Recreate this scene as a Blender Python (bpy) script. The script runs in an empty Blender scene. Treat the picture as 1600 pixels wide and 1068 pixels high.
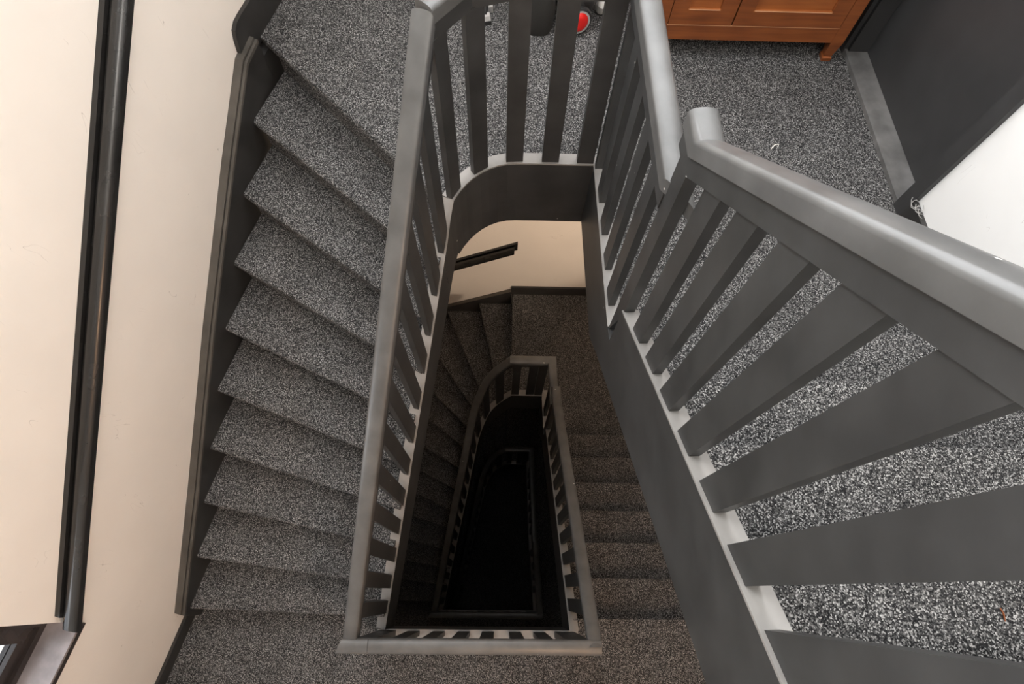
import bpy, bmesh, math, random
from mathutils import Matrix, Vector
random.seed(4)
scene = bpy.context.scene
COL = scene.collection
ZO = 8.64            # heights below are measured from the top landing; ZO lifts the lowest floor to zero

# ------------------------------------------------------------------ camera
f_px, HC = 953.926, 1.9775
R = [[0.99973143, 0.01671263, 0.01605493],
     [0.00940326, -0.92571580, 0.37810294],
     [0.02118140, -0.37785043, -0.92562433]]      # rows: east, north, up in camera axes (right, down, forward)
cd = bpy.data.cameras.new('camera'); cam = bpy.data.objects.new('camera', cd); COL.objects.link(cam)
cd.sensor_width = 36; cd.lens = f_px / 1600 * 36; cd.clip_start = 0.02; cd.clip_end = 60
M = Matrix(((R[0][0], -R[0][1], -R[0][2], 0), (R[1][0], -R[1][1], -R[1][2], 0), (R[2][0], -R[2][1], -R[2][2], HC + ZO), (0, 0, 0, 1)))
cam.matrix_world = M
scene.camera = cam

# ------------------------------------------------------------------ world, lights, exposure
scene.view_settings.view_transform = 'Standard'; scene.view_settings.look = 'None'
scene.view_settings.exposure = 0.0; scene.view_settings.gamma = 1; scene.view_settings.use_curve_mapping = False
w = bpy.data.worlds.new('world'); scene.world = w; w.use_nodes = True
bg = w.node_tree.nodes['Background']; bg.inputs[0].default_value = (0.93, 0.96, 1.0, 1); bg.inputs[1].default_value = 2.5

def area(name, loc, size, energy, color, rot=(0, 0, 0)):
    l = bpy.data.lights.new(name, 'AREA'); l.shape = 'RECTANGLE'; l.size, l.size_y = size; l.energy = energy; l.color = color
    o = bpy.data.objects.new(name, l); COL.objects.link(o); o.location = (loc[0], loc[1], loc[2] + ZO); o.rotation_euler = rot
    return o
area('high_window_daylight', (-1.22, 1.40, 2.72), (1.1, 1.4), 70, (0.97, 0.985, 1.0), (0, -math.pi / 2 + math.radians(18), -math.radians(14.7)))
area('north_window_daylight', (0.45, 2.50, 2.45), (1.7, 1.2), 62, (0.98, 0.985, 1.0), (math.radians(-68), 0, 0))
area('overhead_fill_light', (0.9, -0.75, 3.5), (0.9, 0.9), 43, (1.0, 0.95, 0.89))  # soft fill added overhead; the ceiling holds no panel there
area('window_daylight', (-1.93, -0.62, -0.1), (0.8, 1.2), 15, (0.95, 0.97, 1.0), (0, -math.pi / 2, -math.radians(14.7)))

# ------------------------------------------------------------------ materials
def nodes(name):
    m = bpy.data.materials.new(name); m.use_nodes = True
    nt = m.node_tree; b = nt.nodes['Principled BSDF']
    return m, nt, b
def N(nt, typ, **kw):
    n = nt.nodes.new(typ)
    for k, v in kw.items(): setattr(n, k, v)
    return n
def ramp(nt, stops):
    r = N(nt, 'ShaderNodeValToRGB'); e = r.color_ramp.elements
    while len(e) < len(stops): e.new(0.5)
    for el, (p, c) in zip(e, stops): el.position = p; el.color = (*c, 1) if len(c) == 3 else c
    return r
def g(v): return (v, v, v)

def carpet():
    m, nt, b = nodes('carpet_fleck'); L = nt.links
    tc = N(nt, 'ShaderNodeTexCoord')
    mp = N(nt, 'ShaderNodeMapping'); mp.inputs['Rotation'].default_value = (0.5, 0.35, 0.8); L.new(tc.outputs['Object'], mp.inputs['Vector'])
    n = N(nt, 'ShaderNodeTexVoronoi'); n.inputs['Scale'].default_value = 370; L.new(mp.outputs['Vector'], n.inputs['Vector'])
    sp_ = N(nt, 'ShaderNodeSeparateColor'); L.new(n.outputs['Color'], sp_.inputs[0])
    r = ramp(nt, [(0.0, (0.010, 0.010, 0.011)), (0.40, (0.034, 0.034, 0.035)), (0.74, (0.118, 0.117, 0.116)), (1.0, (0.43, 0.425, 0.418))])
    L.new(sp_.outputs[0], r.inputs['Fac'])
    n2 = N(nt, 'ShaderNodeTexNoise'); n2.inputs['Scale'].default_value = 6; n2.inputs['Detail'].default_value = 4
    L.new(tc.outputs['Object'], n2.inputs['Vector'])
    r2 = ramp(nt, [(0.3, g(0.84)), (0.7, g(1.08))]); L.new(n2.outputs['Fac'], r2.inputs['Fac'])
    mx = N(nt, 'ShaderNodeMix', data_type='RGBA', blend_type='MULTIPLY'); mx.inputs[0].default_value = 1
    L.new(r.outputs['Color'], mx.inputs[6]); L.new(r2.outputs['Color'], mx.inputs[7])
    L.new(mx.outputs[2], b.inputs['Base Color'])
    b.inputs['Roughness'].default_value = 0.95; b.inputs['Specular IOR Level'].default_value = 0.1
    bp = N(nt, 'ShaderNodeBump'); bp.inputs['Strength'].default_value = 0.55; bp.inputs['Distance'].default_value = 0.004
    L.new(n.outputs['Distance'], bp.inputs['Height']); L.new(bp.outputs['Normal'], b.inputs['Normal'])
    return m

def paint(name, col, rough=0.42, chips=0.0, scuff=0.25, spec=0.5):
    m, nt, b = nodes(name); L = nt.links
    tc = N(nt, 'ShaderNodeTexCoord')
    n = N(nt, 'ShaderNodeTexNoise'); n.inputs['Scale'].default_value = 9; n.inputs['Detail'].default_value = 6
    L.new(tc.outputs['Object'], n.inputs['Vector'])
    lo = tuple(c * (1 - scuff) for c in col); hi = tuple(c * (1 + scuff) for c in col)
    r = ramp(nt, [(0.3, lo), (0.7, hi)]); L.new(n.outputs['Fac'], r.inputs['Fac'])
    out = r.outputs['Color']
    if chips > 0:
        v = N(nt, 'ShaderNodeTexVoronoi'); v.inputs['Scale'].default_value = 16; v.inputs['Randomness'].default_value = 1
        wv = N(nt, 'ShaderNodeTexNoise'); wv.inputs['Scale'].default_value = 70
        L.new(tc.outputs['Object'], wv.inputs['Vector'])
        ad = N(nt, 'ShaderNodeMix', data_type='VECTOR'); ad.inputs[0].default_value = 0.012
        L.new(tc.outputs['Object'], ad.inputs[4]); L.new(wv.outputs['Color'], ad.inputs[5])
        L.new(ad.outputs[1], v.inputs['Vector'])
        c1 = N(nt, 'ShaderNodeMath', operation='LESS_THAN'); c1.inputs[1].default_value = chips; L.new(v.outputs['Distance'], c1.inputs[0])
        sep = N(nt, 'ShaderNodeSeparateColor'); L.new(v.outputs['Color'], sep.inputs[0])
        c2 = N(nt, 'ShaderNodeMath', operation='GREATER_THAN'); c2.inputs[1].default_value = 0.80; L.new(sep.outputs[0], c2.inputs[0])
        mu = N(nt, 'ShaderNodeMath', operation='MULTIPLY'); L.new(c1.outputs[0], mu.inputs[0]); L.new(c2.outputs[0], mu.inputs[1])
        mx = N(nt, 'ShaderNodeMix', data_type='RGBA'); L.new(mu.outputs[0], mx.inputs[0]); L.new(out, mx.inputs[6]); mx.inputs[7].default_value = (0.75, 0.73, 0.69, 1)
        out = mx.outputs[2]
    L.new(out, b.inputs['Base Color'])
    b.inputs['Roughness'].default_value = rough; b.inputs['Specular IOR Level'].default_value = spec
    bp = N(nt, 'ShaderNodeBump'); bp.inputs['Strength'].default_value = 0.06; bp.inputs['Distance'].default_value = 0.003
    L.new(n.outputs['Fac'], bp.inputs['Height']); L.new(bp.outputs['Normal'], b.inputs['Normal'])
    return m

def wood(name, dark, light):
    m, nt, b = nodes(name); L = nt.links
    tc = N(nt, 'ShaderNodeTexCoord'); mp = N(nt, 'ShaderNodeMapping'); mp.inputs['Scale'].default_value = (1.5, 9, 24)
    L.new(tc.outputs['Object'], mp.inputs['Vector'])
    n = N(nt, 'ShaderNodeTexNoise'); n.inputs['Scale'].default_value = 2.2; n.inputs['Detail'].default_value = 7; n.inputs['Distortion'].default_value = 0.6
    L.new(mp.outputs['Vector'], n.inputs['Vector'])
    wv = N(nt, 'ShaderNodeTexWave'); wv.inputs['Scale'].default_value = 1.3; wv.inputs['Distortion'].default_value = 3; wv.inputs['Detail'].default_value = 3
    L.new(mp.outputs['Vector'], wv.inputs['Vector'])
    mx = N(nt, 'ShaderNodeMix', data_type='FLOAT'); mx.inputs[0].default_value = 0.12
    L.new(n.outputs['Fac'], mx.inputs[2]); L.new(wv.outputs['Fac'], mx.inputs[3])
    r = ramp(nt, [(0.25, dark), (0.75, light)]); L.new(mx.outputs[0], r.inputs['Fac']); L.new(r.outputs['Color'], b.inputs['Base Color'])
    b.inputs['Roughness'].default_value = 0.32
    return m

def flat(name, col, rough=0.5, metal=0.0, emit=None):
    m, nt, b = nodes(name)
    n = N(nt, 'ShaderNodeTexNoise'); n.inputs['Scale'].default_value = 40
    r = ramp(nt, [(0.3, tuple(c * 0.93 for c in col)), (0.7, tuple(min(1, c * 1.07) for c in col))])
    nt.links.new(n.outputs['Fac'], r.inputs['Fac']); nt.links.new(r.outputs['Color'], b.inputs['Base Color'])
    b.inputs['Roughness'].default_value = rough; b.inputs['Metallic'].default_value = metal
    if emit: b.inputs['Emission Color'].default_value = (*emit[0], 1); b.inputs['Emission Strength'].default_value = emit[1]
    return m

def plaster(name, col):
    m, nt, b = nodes(name); L = nt.links
    tc = N(nt, 'ShaderNodeTexCoord')
    n = N(nt, 'ShaderNodeTexNoise'); n.inputs['Scale'].default_value = 3.5; n.inputs['Detail'].default_value = 5
    L.new(tc.outputs['Object'], n.inputs['Vector'])
    r = ramp(nt, [(0.3, tuple(c * 0.97 for c in col)), (0.7, tuple(min(1, c * 1.02) for c in col))]); L.new(n.outputs['Fac'], r.inputs['Fac'])
    # a few thin scuff strokes left by passing furniture
    mp = N(nt, 'ShaderNodeMapping'); mp.inputs['Scale'].default_value = (1, 3.2, 1.1); mp.inputs['Rotation'].default_value = (0.9, 0, 0)
    L.new(tc.outputs['Object'], mp.inputs['Vector'])
    s = N(nt, 'ShaderNodeTexNoise'); s.inputs['Scale'].default_value = 3.1; s.inputs['Detail'].default_value = 2; s.inputs['Distortion'].default_value = 1.2
    L.new(mp.outputs['Vector'], s.inputs['Vector'])
    d = N(nt, 'ShaderNodeMath', operation='SUBTRACT'); d.inputs[1].default_value = 0.5; L.new(s.outputs['Fac'], d.inputs[0])
    ab = N(nt, 'ShaderNodeMath', operation='ABSOLUTE'); L.new(d.outputs[0], ab.inputs[0])
    lt = N(nt, 'ShaderNodeMath', operation='LESS_THAN'); lt.inputs[1].default_value = 0.0016; L.new(ab.outputs[0], lt.inputs[0])
    msk = N(nt, 'ShaderNodeTexNoise'); msk.inputs['Scale'].default_value = 7; L.new(tc.outputs['Object'], msk.inputs['Vector'])
    gt = N(nt, 'ShaderNodeMath', operation='GREATER_THAN'); gt.inputs[1].default_value = 0.63; L.new(msk.outputs['Fac'], gt.inputs[0])
    mu = N(nt, 'ShaderNodeMath', operation='MULTIPLY'); L.new(lt.outputs[0], mu.inputs[0]); L.new(gt.outputs[0], mu.inputs[1])
    m2 = N(nt, 'ShaderNodeMath', operation='MULTIPLY'); m2.inputs[1].default_value = 0.45; L.new(mu.outputs[0], m2.inputs[0])
    mx = N(nt, 'ShaderNodeMix', data_type='RGBA'); L.new(m2.outputs[0], mx.inputs[0]); L.new(r.outputs['Color'], mx.inputs[6]); mx.inputs[7].default_value = (0.25, 0.2, 0.16, 1)
    L.new(mx.outputs[2], b.inputs['Base Color'])
    b.inputs['Roughness'].default_value = 0.6; b.inputs['Specular IOR Level'].default_value = 0.3
    return m

CARPET = carpet()
GREY = paint('grey_gloss_paint', (0.036, 0.0365, 0.0365), 0.45, chips=0.05, spec=0.3)
RAILP = paint('grey_handrail_paint', (0.078, 0.078, 0.077), 0.38, chips=0.055, spec=0.45)
CAPP = paint('pale_grey_ledge_paint', (0.24, 0.232, 0.222), 0.5, chips=0.03, scuff=0.15)  # paler grey for the tops of the strings
STRINGP = paint('dark_string_paint', (0.028, 0.027, 0.026), 0.42)
WCAP = paint('brown_grey_moulding_paint', (0.080, 0.073, 0.064), 0.45, chips=0.02)
DARKRAIL = paint('black_wall_rail_paint', (0.014, 0.0135, 0.013), 0.25)
DOORP = paint('dark_grey_door_paint', (0.036, 0.036, 0.037), 0.45, scuff=0.1)
THRESH = paint('scuffed_grey_threshold_paint', (0.13, 0.128, 0.125), 0.5, chips=0.03, scuff=0.45)
CREAM = plaster('cream_wall_plaster', (0.82, 0.765, 0.70))
WHITE = plaster('white_wall_plaster', (0.86, 0.86, 0.85))
FRAME = paint('dark_brown_window_paint', (0.030, 0.024, 0.022), 0.25)
SILL = paint('dark_polished_sill', (0.22, 0.195, 0.195), 0.25, scuff=0.35)
WOOD = wood('reddish_cherry_wood', (0.17, 0.047, 0.014), (0.30, 0.090, 0.025))
WOOD2 = wood('orange_cherry_panel', (0.26, 0.076, 0.020), (0.40, 0.130, 0.035))
PALEWOOD = flat('pale_wood_edge', (0.66, 0.36, 0.20), 0.3)  # paler wood for the thin edge strips on the cabinet
BLACKPL = flat('black_plastic', (0.02, 0.02, 0.02), 0.4)
BLACKFAB = flat('black_fabric', (0.018, 0.017, 0.015), 0.85)
REDPL = flat('red_plastic', (0.62, 0.015, 0.012), 0.3)
GREYPL = flat('grey_plastic', (0.38, 0.37, 0.36), 0.4)
WHITEPL = flat('white_plastic', (0.78, 0.76, 0.72), 0.5)
LAMPG = flat('warm_lamp_globe', (0.9, 0.85, 0.75), 0.4, emit=((1.0, 0.62, 0.30), 6.0))

def glass():
    m, nt, b = nodes('window_glass'); b.inputs['Base Color'].default_value = (0.95, 0.97, 1, 1); b.inputs['Roughness'].default_value = 0.02
    b.inputs['Transmission Weight'].default_value = 1.0; b.inputs['IOR'].default_value = 1.1
    return m
GLASS = glass()

# ------------------------------------------------------------------ mesh helpers
def mesh_obj(name, verts, faces, mat, parent=None, smooth=False):
    me = bpy.data.meshes.new(name); me.from_pydata([tuple(v) for v in verts], [], faces); me.update()
    bm = bmesh.new(); bm.from_mesh(me); bmesh.ops.recalc_face_normals(bm, faces=bm.faces); bm.to_mesh(me); bm.free()
    if smooth:
        for p in me.polygons: p.use_smooth = True
        try: me.set_sharp_from_angle(angle=math.radians(40))
        except Exception: pass
    o = bpy.data.objects.new(name, me); COL.objects.link(o); me.materials.append(mat)
    if parent is not None:
        o.parent = parent; o.location = -parent.location
    return o
def sub(o, parent):                       # make o (built in world coordinates) a sub-part of a part
    o.parent = parent; o.location = (0, 0, 0); return o
def thing(name, label, cat, loc, group=None):
    o = bpy.data.objects.new(name, None); COL.objects.link(o); o.location = loc; o.empty_display_size = 0.1
    o['label'] = label; o['category'] = cat
    if group: o['group'] = group
    return o
def tag(o, label=None, cat=None, group=None, kind=None):
    if label: o['label'] = label
    if cat: o['category'] = cat
    if group: o['group'] = group
    if kind: o['kind'] = kind
    return o

class MB:
    def __init__(s): s.v = []; s.f = []
    def add(s, verts, faces):
        k = len(s.v); s.v += [tuple(v) for v in verts]; s.f += [tuple(i + k for i in f) for f in faces]; return s
    def prism(s, poly, z0, z1):
        n = len(poly); return s.add([(x, y, z0) for x, y in poly] + [(x, y, z1) for x, y in poly],
            [tuple(range(n - 1, -1, -1)), tuple(range(n, 2 * n))] + [(i, (i + 1) % n, (i + 1) % n + n, i + n) for i in range(n)])
    def box(s, x0, x1, y0, y1, z0, z1): return s.prism([(x0, y0), (x1, y0), (x1, y1), (x0, y1)], z0, z1)
    def hexa(s, p):
        return s.add(p, [(0, 3, 2, 1), (4, 5, 6, 7), (0, 1, 5, 4), (1, 2, 6, 5), (2, 3, 7, 6), (3, 0, 4, 7)])
    def tube(s, pts, r, n=8, flat=1.0, caps=True):
        pts = [Vector(p) for p in pts]; rings = []; rs = r if isinstance(r, (list, tuple)) else [r] * len(pts)
        for i, p in enumerate(pts):
            t = (pts[min(i + 1, len(pts) - 1)] - pts[max(i - 1, 0)]).normalized()
            a = Vector((0, 0, 1)) if abs(t.z) < 0.9 else Vector((1, 0, 0))
            u = t.cross(a).normalized(); v = u.cross(t)
            rings.append([p + rs[i] * (math.cos(2 * math.pi * k / n) * u + flat * math.sin(2 * math.pi * k / n) * v) for k in range(n)])
        vs = [q for rg in rings for q in rg]; fs = []
        for i in range(len(rings) - 1):
            for k in range(n): fs.append((i * n + k, i * n + (k + 1) % n, (i + 1) * n + (k + 1) % n, (i + 1) * n + k))
        if caps: fs += [tuple(range(n - 1, -1, -1)), tuple(range((len(rings) - 1) * n, len(rings) * n))]
        return s.add(vs, fs)
    def lathe(s, c, axis, prof, n=24):       # prof: (along axis, radius)
        c = Vector(c); ax = Vector(axis).normalized(); a = Vector((0, 0, 1)) if abs(ax.z) < 0.9 else Vector((1, 0, 0))
        u = ax.cross(a).normalized(); v = ax.cross(u); vs = []; fs = []
        for h, r in prof: vs += [c + ax * h + r * (math.cos(2 * math.pi * k / n) * u + math.sin(2 * math.pi * k / n) * v) for k in range(n)]
        for i in range(len(prof) - 1):
            for k in range(n): fs.append((i * n + k, i * n + (k + 1) % n, (i + 1) * n + (k + 1) % n, (i + 1) * n + k))
        fs += [tuple(range(n - 1, -1, -1)), tuple(range((len(prof) - 1) * n, len(prof) * n))]
        return s.add(vs, fs)
    def build(s, name, mat, parent=None, smooth=False): return mesh_obj(name, s.v, s.f, mat, parent, smooth)

def laterals(path):
    """right-hand lateral vector in plan at each vertex, mitred"""
    segs = []
    for a, b in zip(path[:-1], path[1:]):
        t = Vector((b[0] - a[0], b[1] - a[1])); 
        if t.length < 1e-9: t = Vector((0, 1))
        t.normalize(); segs.append(Vector((t.y, -t.x)))
    out = []
    for i in range(len(path)):
        if i == 0: out.append(segs[0])
        elif i == len(path) - 1: out.append(segs[-1])
        else:
            m = (segs[i - 1] + segs[i]); m = m / max(m.length, 1e-6); c = max(0.5, m.dot(segs[i])); out.append(m / c)
    return out
def sweep(mb, path, prof, skew=(0, 0)):
    """path: (x,y,z); prof: closed list (u right, v up)"""
    lat = laterals(path); n = len(prof); vs = []; fs = []
    for i, k in ((0, skew[0]), (-1, skew[1])):
        if k: lat[i] = lat[i] + Vector((-lat[i].y, lat[i].x)) * k          # cut the end at an angle
    for (x, y, z), l in zip(path, lat): vs += [(x + l.x * u, y + l.y * u, z + v) for u, v in prof]
    for i in range(len(path) - 1):
        for k in range(n): fs.append((i * n + k, i * n + (k + 1) % n, (i + 1) * n + (k + 1) % n, (i + 1) * n + k))
    fs += [tuple(range(n - 1, -1, -1)), tuple(range((len(path) - 1) * n, len(path) * n))]
    return mb.add(vs, fs)
def ribbon(mb, path, zt, zb, u0, u1):
    lat = laterals(path); vs = []; fs = []
    for (p, l, t, b) in zip(path, lat, zt, zb):
        vs += [(p[0] + l.x * u0, p[1] + l.y * u0, b), (p[0] + l.x * u1, p[1] + l.y * u1, b), (p[0] + l.x * u1, p[1] + l.y * u1, t), (p[0] + l.x * u0, p[1] + l.y * u0, t)]
    for i in range(len(path) - 1):
        for k in range(4): fs.append((i * 4 + k, i * 4 + (k + 1) % 4, (i + 1) * 4 + (k + 1) % 4, (i + 1) * 4 + k))
    k = (len(path) - 1) * 4; fs += [(3, 2, 1, 0), (k, k + 1, k + 2, k + 3)]
    return mb.add(vs, fs)
def cum(path):
    s = [0]
    for a, b in zip(path[:-1], path[1:]): s.append(s[-1] + math.hypot(b[0] - a[0], b[1] - a[1]))
    return s
def sample(path, S, s):
    s = max(0, min(S[-1], s))
    for i in range(len(S) - 1):
        if s <= S[i + 1] or i == len(S) - 2:
            t = (s - S[i]) / max(1e-9, S[i + 1] - S[i]); return [path[i][k] + t * (path[i + 1][k] - path[i][k]) for k in range(len(path[0]))]
def zat(path, x, y):
    """height of a rail or string path over the plan point nearest (x, y)"""
    best = None
    for a, b in zip(path[:-1], path[1:]):
        dx, dy = b[0] - a[0], b[1] - a[1]; L2 = dx * dx + dy * dy
        if L2 < 1e-9: continue
        t = max(0, min(1, ((x - a[0]) * dx + (y - a[1]) * dy) / L2))
        d = math.hypot(a[0] + t * dx - x, a[1] + t * dy - y)
        if best is None or d < best[0] - 1e-6: best = (d, a[2] + t * (b[2] - a[2]))
    return best[1]

# ------------------------------------------------------------------ plan of the well and walls
RZ = 0.18
SH, L1, S15, L2, S25 = -1.80, -3.06, -5.58, -6.12, -8.64      # half landing, floor below, half landing below, ...
def wf(y): return -0.563 + 0.262 * y          # west side of the well
def ef(y): return 0.397 - 0.031 * y           # east side of the well
YS, YN = -0.20, 1.555
def ws(y): return -1.6216 + 0.262 * y         # face of the wall string
def ww(y): return -1.672 + 0.262 * y          # west wall face
def we(y): return 1.49 - 0.064 * (y - 2.2)    # east wall face
YNW, YSW = 2.55, -1.40
def bez(p0, p1, p2, p3, n):
    out = []
    for i in range(n + 1):
        t = i / n; a, b, c, d = (1 - t) ** 3, 3 * t * (1 - t) ** 2, 3 * t * t * (1 - t), t ** 3
        out.append((a * p0[0] + b * p1[0] + c * p2[0] + d * p3[0], a * p0[1] + b * p1[1] + c * p2[1] + d * p3[1]))
    return out
ARC = bez((wf(1.29), 1.29), (-0.187, 1.44), (-0.09, 1.555), (0.05, 1.555), 10)
NE = (ef(YN), YN)
WELL_WN = [(wf(YS), YS)] + ARC + [NE]
def line_hit(P, Q, poly):
    """where the line P->Q first meets the polyline beyond P"""
    best = None; dx, dy = Q[0] - P[0], Q[1] - P[1]
    for a, b in zip(poly[:-1], poly[1:]):
        ex, ey = b[0] - a[0], b[1] - a[1]; D = dx * ey - dy * ex
        if abs(D) < 1e-9: continue
        t = ((a[0] - P[0]) * ey - (a[1] - P[1]) * ex) / D; u = ((a[0] - P[0]) * dy - (a[1] - P[1]) * dx) / D
        if -1e-6 <= u <= 1 + 1e-6 and t > 0.05 and (best is None or t < best[0]): best = (t, (P[0] + t * dx, P[1] + t * dy))
    return best[1] if best else Q

# ------------------------------------------------------------------ structure: walls, ceiling, floors
TOP = 3.6
def slab_w(mb, y0, y1, z0, z1, t=0.26):
    mb.prism([(ww(y0), y0), (ww(y1), y1), (ww(y1) - t, y1), (ww(y0) - t, y0)], z0, z1)
mb = MB(); WY0, WY1, WZ0, WZ1 = -1.12, -0.128, -0.80, 0.75
HY0, HY1, HZ0, HZ1 = 0.6, 2.2, 2.1, 3.3
slab_w(mb, WY1, HY0, S25, TOP); slab_w(mb, HY1, YNW + 0.2, S25, TOP); slab_w(mb, HY0, HY1, S25, HZ0); slab_w(mb, HY0, HY1, HZ1, TOP); slab_w(mb, YSW - 0.2, WY0, S25, TOP); slab_w(mb, WY0, WY1, S25, WZ0 - 0.0); slab_w(mb, WY0, WY1, WZ1, TOP)
tag(mb.build('wall_west', CREAM), 'cream plaster wall beside the left flight of stairs', kind='structure')
mb = MB(); NX0, NX1, NZ0, NZ1 = -0.45, 1.35, 1.85, 3.1
mb.box(ww(YNW) - 0.3, NX0, YNW, YNW + 0.2, S25, TOP); mb.box(NX1, we(YNW) + 0.3, YNW, YNW + 0.2, S25, TOP); mb.box(NX0, NX1, YNW, YNW + 0.2, S25, NZ0); mb.box(NX0, NX1, YNW, YNW + 0.2, NZ1, TOP)
tag(mb.build('wall_north', CREAM), 'cream plaster end wall behind the lower landing', kind='structure')
mb = MB()
for b_ in ((NX0, NX1, NZ0, NZ0 + .06), (NX0, NX1, NZ1 - .06, NZ1), (NX0, NX0 + .06, NZ0 + .06, NZ1 - .06), (NX1 - .06, NX1, NZ0 + .06, NZ1 - .06)): mb.box(b_[0], b_[1], YNW + .08, YNW + .14, b_[2], b_[3])
nw = tag(mb.build('window_3', WHITEPL), 'white frame of the high window in the end wall', kind='structure')
MB().box(NX0 + .06, NX1 - .06, YNW + .105, YNW + .111, NZ0 + .06, NZ1 - .06).build('pane', GLASS, nw)
def slab_e(mb, y0, y1, z0, z1, t=0.24): mb.prism([(we(y0), y0), (we(y1), y1), (we(y1) + t, y1), (we(y0) + t, y0)], z0, z1)
mb = MB(); DY0, DY1, DZ = 1.415, 2.215, 2.05
slab_e(mb, YSW - 0.2, DY0, S25, TOP); slab_e(mb, DY1, YNW, S25, TOP); slab_e(mb, DY0, DY1, S25, -0.02); slab_e(mb, DY0, DY1, DZ, TOP)
tag(mb.build('wall_east', WHITE), 'white plaster wall beside the right flight of stairs', kind='structure')
mb = MB(); mb.box(ww(YSW) - 0.3, we(YSW) + 0.3, YSW - 0.2, YSW, S25, TOP)
tag(mb.build('wall_south', CREAM), 'cream plaster wall behind the half landings', kind='structure')
mb = MB(); X0, X1, Y0, Y1 = -2.3, 2.0, YSW - 0.2, YNW + 0.2
mb.box(X0, X1, Y0, Y1, TOP, TOP + 0.2)
tag(mb.build('ceiling', WHITE), 'white ceiling over the top landing', kind='structure')
mb = MB()
for (y0, y1, z0, z1) in ((HY0, HY1, HZ0, HZ0 + .06), (HY0, HY1, HZ1 - .06, HZ1), (HY0, HY0 + .06, HZ0 + .06, HZ1 - .06), (HY1 - .06, HY1, HZ0 + .06, HZ1 - .06)):
    mb.prism([(ww(y0) - .10, y0), (ww(y1) - .10, y1), (ww(y1) - .16, y1), (ww(y0) - .16, y0)], z0, z1)
hw = tag(mb.build('window_2', WHITEPL), 'white frame of the high window in the cream wall', kind='structure')
mb = MB().prism([(ww(HY0 + .06) - .125, HY0 + .06), (ww(HY1 - .06) - .125, HY1 - .06), (ww(HY1 - .06) - .131, HY1 - .06), (ww(HY0 + .06) - .131, HY0 + .06)], HZ0 + .06, HZ1 - .06); mb.build('pane', GLASS, hw)
mb = MB(); mb.box(X0, X1, Y0, Y1, S25 - 0.2, S25)
tag(mb.build('floor', CARPET), 'dark carpeted floor at the bottom of the stairwell', kind='structure')

# ------------------------------------------------------------------ flights
def nosing_poly(poly, z, th):
    """tread slab with a rounded front; poly[0]->poly[1] is the nosing edge"""
    bm = bmesh.new(); n = len(poly)
    lo = [bm.verts.new((x, y, z - th)) for x, y in poly]; hi = [bm.verts.new((x, y, z)) for x, y in poly]
    bm.faces.new(hi); bm.faces.new(lo[::-1])
    for i in range(n): bm.faces.new((lo[i], lo[(i + 1) % n], hi[(i + 1) % n], hi[i]))
    bm.edges.ensure_lookup_table()
    es = [e for e in bm.edges if {e.verts[0], e.verts[1]} in ({hi[0], hi[1]}, {lo[0], lo[1]})]
    bmesh.ops.bevel(bm, geom=es, offset=th * 0.42, segments=4, profile=0.5, affect='EDGES')
    bmesh.ops.recalc_face_normals(bm, faces=bm.faces)
    me = bpy.data.meshes.new('tread'); bm.to_mesh(me); bm.free()
    for p in me.polygons: p.use_smooth = True
    try: me.set_sharp_from_angle(angle=math.radians(50))
    except Exception: pass
    return me
def part_mesh(name, me, mat, parent):
    me.materials.append(mat); o = bpy.data.objects.new(name, me); COL.objects.link(o); o.parent = parent; o.location = -parent.location; return o
def flight(name, label, lines, zs, corner=None, group=None, last_is_floor=True):
    """lines: nosing lines (outer point, inner point) from bottom to top; zs their heights; the top line belongs to the floor above"""
    cx = sum(l[0][0] + l[1][0] for l in lines) / (2 * len(lines)); cy = sum(l[0][1] + l[1][1] for l in lines) / (2 * len(lines))
    t = thing(name, label, 'stairs', (cx, cy, zs[0] - RZ), group)
    for i, (A, B) in enumerate(lines):
        d = Vector((B[0] - A[0], B[1] - A[1])).normalized(); nrm = Vector((-d.y, d.x))     # towards the ascent
        if i + 1 < len(lines):
            A2, B2 = lines[i + 1]; cxm = ((A2[0] + B2[0]) / 2 - (A[0] + B[0]) / 2, (A2[1] + B2[1]) / 2 - (A[1] + B[1]) / 2)
        else:
            A0, B0 = lines[i - 1]; cxm = ((A[0] + B[0]) / 2 - (A0[0] + B0[0]) / 2, (A[1] + B[1]) / 2 - (A0[1] + B0[1]) / 2)
        if nrm.x * cxm[0] + nrm.y * cxm[1] < 0: nrm = -nrm
        if i + 1 < len(lines):
            d2 = Vector((B2[0] - A2[0], B2[1] - A2[1])).normalized(); n2 = Vector((-d2.y, d2.x))
            if n2.dot(nrm) < 0: n2 = -n2
            e = 0.035
            poly = [A, B, (B2[0] + n2.x * e, B2[1] + n2.y * e), (A2[0] + n2.x * e, A2[1] + n2.y * e)]
            if corner and corner(A, A2): poly.append(corner(A, A2))
            part_mesh('tread', nosing_poly(poly, zs[i], 0.036), CARPET, t)
        # riser under this nosing, set back
        a = Vector(A) + nrm * 0.028; b = Vector(B) + nrm * 0.028; a2 = a + nrm * 0.02; b2 = b + nrm * 0.02
        MB().prism([tuple(a), tuple(b), tuple(b2), tuple(a2)], zs[i] - RZ - (0.03 if i else 0), zs[i] - 0.03).build('riser', CARPET, t)
    return t
WSTRL = [(wf(YS) - 0.02, YS - .02)] + [(x - 0.02, y + 0.004) for x, y in ARC] + [(NE[0], YN + 0.02)]     # inner ends run into the string

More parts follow.
